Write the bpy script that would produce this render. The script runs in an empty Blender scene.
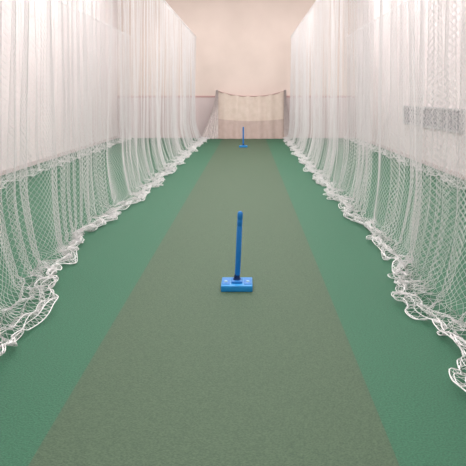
import bpy, bmesh, math, numpy as np
from mathutils import Vector, Matrix
sc = bpy.context.scene
try:
    sc.view_settings.view_transform = 'Standard'
except Exception: pass

F=650.0; H=1.74; VX=248.0; VY=96.0

def lin(c):
    return tuple(((v/255)/12.92 if v/255<=0.04045 else ((v/255+0.055)/1.055)**2.4) for v in c)+(1,)

def mat(name, c, rough=0.7, c2=None, scale=50, bump=0.0, detail=4, spec=0.3, metal=0, mixlo=0.35, mixhi=0.65):
    m=bpy.data.materials.new(name); m.use_nodes=True
    nt=m.node_tree; b=nt.nodes['Principled BSDF']
    b.inputs['Base Color'].default_value=lin(c); b.inputs['Roughness'].default_value=rough
    b.inputs['Specular IOR Level'].default_value=spec; b.inputs['Metallic'].default_value=metal
    if c2 is not None:
        tc=nt.nodes.new('ShaderNodeTexCoord')
        n=nt.nodes.new('ShaderNodeTexNoise'); n.inputs['Scale'].default_value=scale; n.inputs['Detail'].default_value=detail
        nt.links.new(tc.outputs['Object'],n.inputs['Vector'])
        r=nt.nodes.new('ShaderNodeValToRGB')
        r.color_ramp.elements[0].position=mixlo; r.color_ramp.elements[0].color=lin(c)
        r.color_ramp.elements[1].position=mixhi; r.color_ramp.elements[1].color=lin(c2)
        nt.links.new(n.outputs['Fac'],r.inputs['Fac']); nt.links.new(r.outputs['Color'],b.inputs['Base Color'])
        if bump>0:
            bp=nt.nodes.new('ShaderNodeBump'); bp.inputs['Strength'].default_value=bump; bp.inputs['Distance'].default_value=0.01
            nt.links.new(n.outputs['Fac'],bp.inputs['Height']); nt.links.new(bp.outputs['Normal'],b.inputs['Normal'])
    return m

def link(o): sc.collection.objects.link(o); return o
def box(name, lo, hi, m, parent=None, bevel=0):
    me=bpy.data.meshes.new(name); bm=bmesh.new()
    bmesh.ops.create_cube(bm,size=1)
    for v in bm.verts:
        v.co=Vector([lo[k]+(v.co[k]+0.5)*(hi[k]-lo[k]) for k in range(3)])
    if bevel>0:
        bmesh.ops.bevel(bm,geom=bm.edges[:],offset=bevel,segments=3,affect='EDGES',profile=0.5)
    bm.to_mesh(me); bm.free(); me.materials.append(m)
    o=link(bpy.data.objects.new(name,me))
    if parent: o.parent=parent
    return o

# ---------------- materials
m_floor=mat('green_carpet',(32,82,60),0.7,(48,106,78),scale=90,bump=0.5,spec=0.4)
m_pitch=mat('olive_carpet',(52,76,56),0.7,(74,96,72),scale=90,bump=0.5,spec=0.4)
m_wall=mat('painted_wall',(232,221,222),0.8,(240,230,230),scale=0.7)
m_back=mat('back_wall_paint',(220,204,196),0.8,(228,212,204),scale=0.7)
m_dado=mat('dado_paint',(206,190,190),0.7,(212,197,197),scale=1)
m_trim=mat('rail_wood',(194,158,156),0.6)
m_ceil=mat('ceiling_paint',(235,232,230),0.9)
m_net=mat('net_cord',(248,245,246),0.8)
m_steel=mat('steel',(190,190,192),0.5,metal=0.3)
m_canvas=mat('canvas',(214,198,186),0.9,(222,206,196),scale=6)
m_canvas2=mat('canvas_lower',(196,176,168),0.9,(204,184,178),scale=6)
m_sheer=mat('gathered_mesh',(232,222,220),0.9,(214,202,202),scale=14)
m_blue=mat('blue_plastic',(16,112,186),0.45,spec=0.4)
m_blue2=mat('blue_base',(30,134,200),0.45,spec=0.4)
m_dark=mat('dark_rubber',(20,50,100),0.6)
m_glass=mat('dark_glass',(146,144,150),0.4)
m_wh=mat('bolt_cap',(150,190,210),0.5)
m_em=bpy.data.materials.new('tube_glow'); m_em.use_nodes=True
b=m_em.node_tree.nodes['Principled BSDF']; b.inputs['Emission Color'].default_value=(1,0.97,0.93,1); b.inputs['Emission Strength'].default_value=3

# ---------------- room
XL,XR,YB,YF,ZC=-5.4,4.5,26.9,-4.0,7.0
box('floor',(XL-.2,YF-.2,-0.1),(XR+.2,YB+.2,0),m_floor)
box('wall_left',(XL-.2,YF,0),(XL,YB,ZC),m_wall)
box('wall_right',(XR,YF,0),(XR+.2,YB,ZC),m_wall)
box('wall_back',(XL-.2,YB,0),(XR+.2,YB+.2,ZC),m_back)
box('wall_front',(XL-.2,YF-.2,0),(XR+.2,YF,ZC),m_wall)
box('ceiling',(XL-.2,YF-.2,ZC),(XR+.2,YB+.2,ZC+.15),m_ceil)
box('trim_1',(XL,YB-.03,1.68),(XR,YB,1.75),m_trim)
box('baseboard_left',(XL,YF,0),(XL+.02,YB-.02,0.1),m_dado)
box('baseboard_right',(XR-.02,YF,0),(XR,YB-.02,0.1),m_dado)
box('baseboard_back',(XL,YB-.02,0),(XR,YB,0.12),m_dado)
box('trim_2',(XL,YB-.015,0.12),(XR,YB,1.68),m_dado)
# viewing window in right wall
w=bpy.data.objects.new('window_1',None); link(w)
box('pane',(XR-.02,13.6,1.0),(XR,18.6,1.42),m_glass,w)
for i,(a,bb) in enumerate([((XR-.05,13.5,.95),(XR,18.7,1.0)),((XR-.05,13.5,1.42),(XR,18.7,1.47))]):
    box('frame_%d'%i,a,bb,m_steel,w)
for i,y in enumerate([13.5,15.2,16.9,18.6]):
    box('mullion_%d'%i,(XR-.05,y,1.0),(XR,y+.1,1.42),m_steel,w)

# pitch mat
box('cricket_pitch_mat',(-1.03,-3,0),(0.71,YB-.35,0.008),m_pitch)

# ---------------- nets
def net(name, X0, sgn, hemY, hemX, seed, Y0=1.8, Y1=26.3, Ht=4.1, dy=0.024, db=0.032, extra=0.42, puff=1.0, r0=0.0022):
    rng=np.random.RandomState(seed)
    N=int((Y1-Y0)/dy); L=Ht+extra; M=int(L/db)
    ph=rng.rand(12)*6.28
    def P(i,j):
        y=Y0+i*dy; b=j*db
        low=np.clip((b-0.3)/Ht,0,1)
        hx=np.interp(y,hemY,hemX)+0.06*np.sin(y*3.3+ph[0])+0.03*np.sin(y*7.9+ph[1])
        h=(hx-X0)*sgn
        q=np.clip((b-(Ht-0.85))/(L-Ht+0.85),0,1)
        xo=h*q**1.6
        warp=0.25*np.sin(y*1.3+ph[2])+0.12*np.sin(y*3.7+ph[3])
        fp=2*np.pi*(y+warp)/0.36
        A=(0.045+0.045*low)*(1-0.5*q)*(0.65+0.35*np.sin(y*2.3+ph[4]))
        x=X0+sgn*xo+A*np.sin(fp+0.35*np.sin(b*1.1+y))+0.07*low*np.sin(y*1.9+ph[5])*(1-q)+0.03*np.sin(y*5.2+b*.9)*low*(1-q)
        yy=y+0.05*np.sin(2*fp+ph[7])*(1-0.5*q)+0.03*low*np.sin(b*2+y*3)
        zr=Ht-b; k=0.06
        z=k*np.log1p(np.exp(np.clip(zr/k,-30,80)))+0.012
        onf=1/(1+np.exp(np.clip((zr-0.08)/0.05,-30,30)))
        z=z+puff*onf*(0.03*(1+np.sin(y*14+b*20))*0.5+0.06*(1+np.sin(y*6.5-b*18+ph[8]))*0.5)
        x=x+onf*(0.035*np.sin(b*34+y*5)+0.006*np.sin(y*19))
        yy=yy+onf*0.02*np.sin(b*33+y*8)
        return np.stack([x,yy,z],-1)
    verts=[];faces=[];off=0
    def tubes(path,r,nside=3,D=None):
        nonlocal off
        K,J,_=path.shape
        if D is None:
            D=np.gradient(path,axis=1)
            D2=D.copy(); D2[:,1:-1]=(D[:,:-2]+2*D[:,1:-1]+D[:,2:]); D=D2
            Y=np.array([0,1,0.0]); 
            n2=np.cross(D,Y); n2/=np.linalg.norm(n2,axis=-1,keepdims=True)+1e-9
            n1=np.broadcast_to(Y,path.shape)
        else:
            n1=np.broadcast_to(np.array([1,0,0.]),path.shape); n2=np.broadcast_to(np.array([0,0,1.]),path.shape)
        ring=[path+r*(math.cos(a)*n1+math.sin(a)*n2) for a in [2*math.pi*k/nside for k in range(nside)]]
        V=np.stack(ring,2)
        idx=off+np.arange(K*J*nside).reshape(K,J,nside)
        a=idx[:,:-1,:]; b_=idx[:,1:,:]
        f=np.stack([a,np.roll(a,-1,2),np.roll(b_,-1,2),b_],-1).reshape(-1,4)
        verts.append(V.reshape(-1,3)); faces.append(f); off+=K*J*nside
    i0=np.arange(1,N//2)*2; j=np.arange(M+1)
    jj=np.broadcast_to(j,(len(i0),M+1)).astype(float)
    for s in (1,-1):
        ii=i0[:,None]+s*(j[None,:]%2)
        tubes(P(ii.astype(float),jj),r0)
    I=np.linspace(0,N,N)[None,:]
    for jb,r in ((0,0.008),(M,0.0042),(M-1.2,0.0035),(M-2.6,0.003),(M-4,0.0028),(M-5.5,0.0028)):
        tubes(P(I,np.full_like(I,float(jb))),r,5,D=1)
    yc=np.linspace(Y0-1,Y1+.4,40)
    cab=np.stack([np.full_like(yc,X0),yc,np.full_like(yc,Ht+0.06)],-1)[None]
    tubes(cab,0.012,6,D=1)
    V=np.concatenate(verts); Fc=np.concatenate(faces)
    me=bpy.data.meshes.new(name)
    me.vertices.add(len(V)); me.vertices.foreach_set('co',V.astype(np.float32).ravel())
    me.loops.add(len(Fc)*4); me.loops.foreach_set('vertex_index',Fc.astype(np.int32).ravel())
    me.polygons.add(len(Fc)); me.polygons.foreach_set('loop_start',(np.arange(len(Fc))*4).astype(np.int32))
    me.update(calc_edges=True); me.materials.append(m_net)
    o=link(bpy.data.objects.new(name,me)); return o
net('cricket_net',-2.12,1,[1.8,4.1,4.8,5.8,7.0,7.9,9.2,9.9,12,16,21,26.3],[-1.5,-1.54,-1.60,-1.70,-1.93,-2.0,-1.92,-1.8,-1.74,-1.7,-1.68,-1.6],3,extra=.55)
net('cricket_net',1.74,-1,[1.8,4.0,4.5,5.3,6.3,7.2,7.9,9.5,12.7,17,22,26.3],[1.3,1.3,1.33,1.31,1.38,1.5,1.5,1.42,1.4,1.38,1.4,1.45],8,extra=.5)
# neighbouring lanes' outer nets, close to the side walls
net('cricket_net',-4.75,1,[0,30],[-4.6,-4.6],21,Y0=5.5,dy=.035,db=.042,extra=.12,r0=.0022)
net('cricket_net',4.0,-1,[0,30],[3.9,3.9],22,Y0=5.5,dy=.035,db=.042,extra=.12,r0=.0022)

# ---------------- back canvas curtain
def curtain():
    e=bpy.data.objects.new('backstop_curtain',None); link(e)
    me=bpy.data.meshes.new('canvas'); bm=bmesh.new()
    nx,nz=60,24; x0,x1=-1.25,1.5; Y=26.45
    g=[]
    for i in range(nx+1):
        u=i/nx; row=[]
        top=1.72+0.22*(abs(2*u-1)**2.2)
        for k in range(nz+1):
            v=k/nz
            row.append(bm.verts.new((x0+(x1-x0)*u, Y+0.05*math.sin(u*38)*(0.5+0.5*(1-v))-0.12*(1-v)**2, 0.01+top*v)))
        g.append(row)
    for i in range(nx):
        for k in range(nz):
            f=bm.faces.new((g[i][k],g[i+1][k],g[i+1][k+1],g[i][k+1])); f.smooth=True
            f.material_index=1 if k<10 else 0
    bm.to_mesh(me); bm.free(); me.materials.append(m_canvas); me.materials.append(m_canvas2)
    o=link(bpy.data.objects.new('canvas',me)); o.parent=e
    cu=bpy.data.curves.new('top_rope','CURVE'); cu.dimensions='3D'; cu.bevel_depth=0.016
    sp=cu.splines.new('POLY'); sp.points.add(nx)
    for i in range(nx+1):
        u=i/nx; sp.points[i].co=(x0+(x1-x0)*u,Y,1.73+0.22*(abs(2*u-1)**2.2),1)
    cu.materials.append(m_trim); o=link(bpy.data.objects.new('top_rope',cu)); o.parent=e
    for n,x in (('post_1',x0),('post_2',x1)):
        bm=bmesh.new(); me=bpy.data.meshes.new(n)
        bmesh.ops.create_cone(bm,cap_ends=True,segments=16,radius1=.03,radius2=.03,depth=1.96,matrix=Matrix.Translation((x,Y+.1,.98)))
        bm.to_mesh(me); bm.free(); me.materials.append(m_steel); o=link(bpy.data.objects.new(n,me)); o.parent=e
    for n,xc,sg,wd in (('gathered_net_left',x0,-1,.62),('gathered_net_right',x1,1,.22)):
        bm=bmesh.new(); me=bpy.data.meshes.new(n); g=[]
        for i in range(41):
            u=i/40; row=[]
            for k in range(21):
                v=k/20
                ww=0.1+wd*(1-v)**1.6
                row.append(bm.verts.new((xc+sg*(ww*u-0.05),Y-.14+0.035*math.sin(u*30)+0.06*u,0.01+1.98*v)))
            g.append(row)
        for i in range(40):
            for k in range(20):
                f=bm.faces.new((g[i][k],g[i+1][k],g[i+1][k+1],g[i][k+1])); f.smooth=True
        bm.to_mesh(me); bm.free(); me.materials.append(m_sheer); o=link(bpy.data.objects.new(n,me)); o.parent=e
curtain()

# ---------------- spring stump
def stump(name,X,Y,lean,z0):
    e=bpy.data.objects.new(name,None); link(e); e.location=(X,Y,z0)
    def add(n,build,m,smooth=True):
        bm=bmesh.new(); build(bm); me=bpy.data.meshes.new(n); bm.to_mesh(me); bm.free(); me.materials.append(m)
        if smooth:
            for p in me.polygons: p.use_smooth=True
        o=link(bpy.data.objects.new(n,me)); o.parent=e
        md=o.modifiers.new('es','EDGE_SPLIT'); md.split_angle=math.radians(40)
        return o
    def bx(bm,lo,hi,bev):
        r=bmesh.ops.create_cube(bm,size=1)
        for v in r['verts']: v.co=Vector([lo[k]+(v.co[k]+.5)*(hi[k]-lo[k]) for k in range(3)])
        ed=list({ed for v in r['verts'] for ed in v.link_edges})
        bmesh.ops.bevel(bm,geom=ed,offset=bev,segments=3,affect='EDGES',profile=.5)
    def cyl(bm,x,y,za,zb,r1,r2,seg=24):
        bmesh.ops.create_cone(bm,cap_ends=True,segments=seg,radius1=r1,radius2=r2,depth=zb-za,matrix=Matrix.Translation((x,y,(za+zb)/2)))
    def base(bm):
        bx(bm,(-.14,-.14,0),(.14,.14,.055),.008)
    add('base',base,m_blue2)
    def ribs(bm):
        bx(bm,(-.05,-.07,.05),(.05,.07,.074),.008)
        for sx in (-1,1):
            bx(bm,(sx*.098-.034,-.095,.05),(sx*.098+.034,.095,.061),.004)
    add('base_blocks',ribs,m_blue)
    def bolts(bm):
        for sx in (-1,1):
            cyl(bm,sx*.098,-.03,.059,.069,.018,.015,16)
    add('bolts',bolts,m_wh)
    def collar(bm):
        cyl(bm,0,0,.072,.086,.036,.032)
        for k in range(3): 
            cyl(bm,0.0,0,.087+k*.010,.094+k*.010,.026,.026)
        cyl(bm,0,0,.072,.122,.019,.019)
    add('spring_collar',collar,m_dark)
    def st(bm):
        prof=[(.114,.0),(.114,.022),(.13,.0245),(.55,.0245),(.555,.0225),(.562,.0225),(.567,.0245),(.61,.0245),(.615,.0225),(.622,.0225),(.627,.0245),(.67,.024),(.685,.018),(.690,.010),(.691,0)]
        seg=28; rings=[]
        for z,r in prof:
            rings.append([bm.verts.new((r*math.cos(2*math.pi*k/seg),r*math.sin(2*math.pi*k/seg),z)) for k in range(seg)] if r>0 else [bm.verts.new((0,0,z))])
        for a,c in zip(rings[:-1],rings[1:]):
            for k in range(seg):
                k2=(k+1)%seg
                if len(a)==1: bm.faces.new((a[0],c[k2],c[k]))
                elif len(c)==1: bm.faces.new((a[k],a[k2],c[0]))
                else: bm.faces.new((a[k],a[k2],c[k2],c[k]))
        bmesh.ops.transform(bm,matrix=Matrix.Rotation(lean,4,'Y'),verts=bm.verts)
    add('stump',st,m_blue)
    return e
stump('cricket_stump',-0.10,5.88,math.radians(2.5),0.008)
stump('cricket_stump',-0.16,22.0,0,0.008)

# ---------------- lights
for i,(x,y) in enumerate([(x,y) for y in (0.5,6,11.5,17,22.5) for x in (-3.4,-0.2,2.9)]):
    e=link(bpy.data.objects.new('ceiling_light',None)); e.location=(x,y,ZC)
    box('housing',(-.7,-.16,-.08),(.7,.16,0),m_ceil,e)
    box('tube',(-.65,-.12,-.1),(.65,.12,-.08),m_em,e)
    l=bpy.data.lights.new('lamp','AREA'); l.shape='RECTANGLE'; l.size=1.6; l.size_y=1.2; l.color=(1,.965,.95)
    l.energy={0.5:110,6:135,11.5:155,17:155,22.5:130}[y]
    lo=link(bpy.data.objects.new('lamp',l)); lo.parent=e; lo.location=(0,0,-.13)
w=bpy.data.worlds.new('w'); sc.world=w; w.use_nodes=True
w.node_tree.nodes['Background'].inputs[0].default_value=(1,.98,.97,1); w.node_tree.nodes['Background'].inputs[1].default_value=0.6

cam=bpy.data.cameras.new('cam'); co=link(bpy.data.objects.new('camera',cam)); sc.camera=co
co.location=(0,0,H); co.rotation_euler=(math.pi/2,0,0)
cam.sensor_width=36; cam.lens=36*F/466; cam.shift_x=-(VX-233)/466; cam.shift_y=-(233-VY)/466
cam.clip_start=.05; cam.clip_end=200
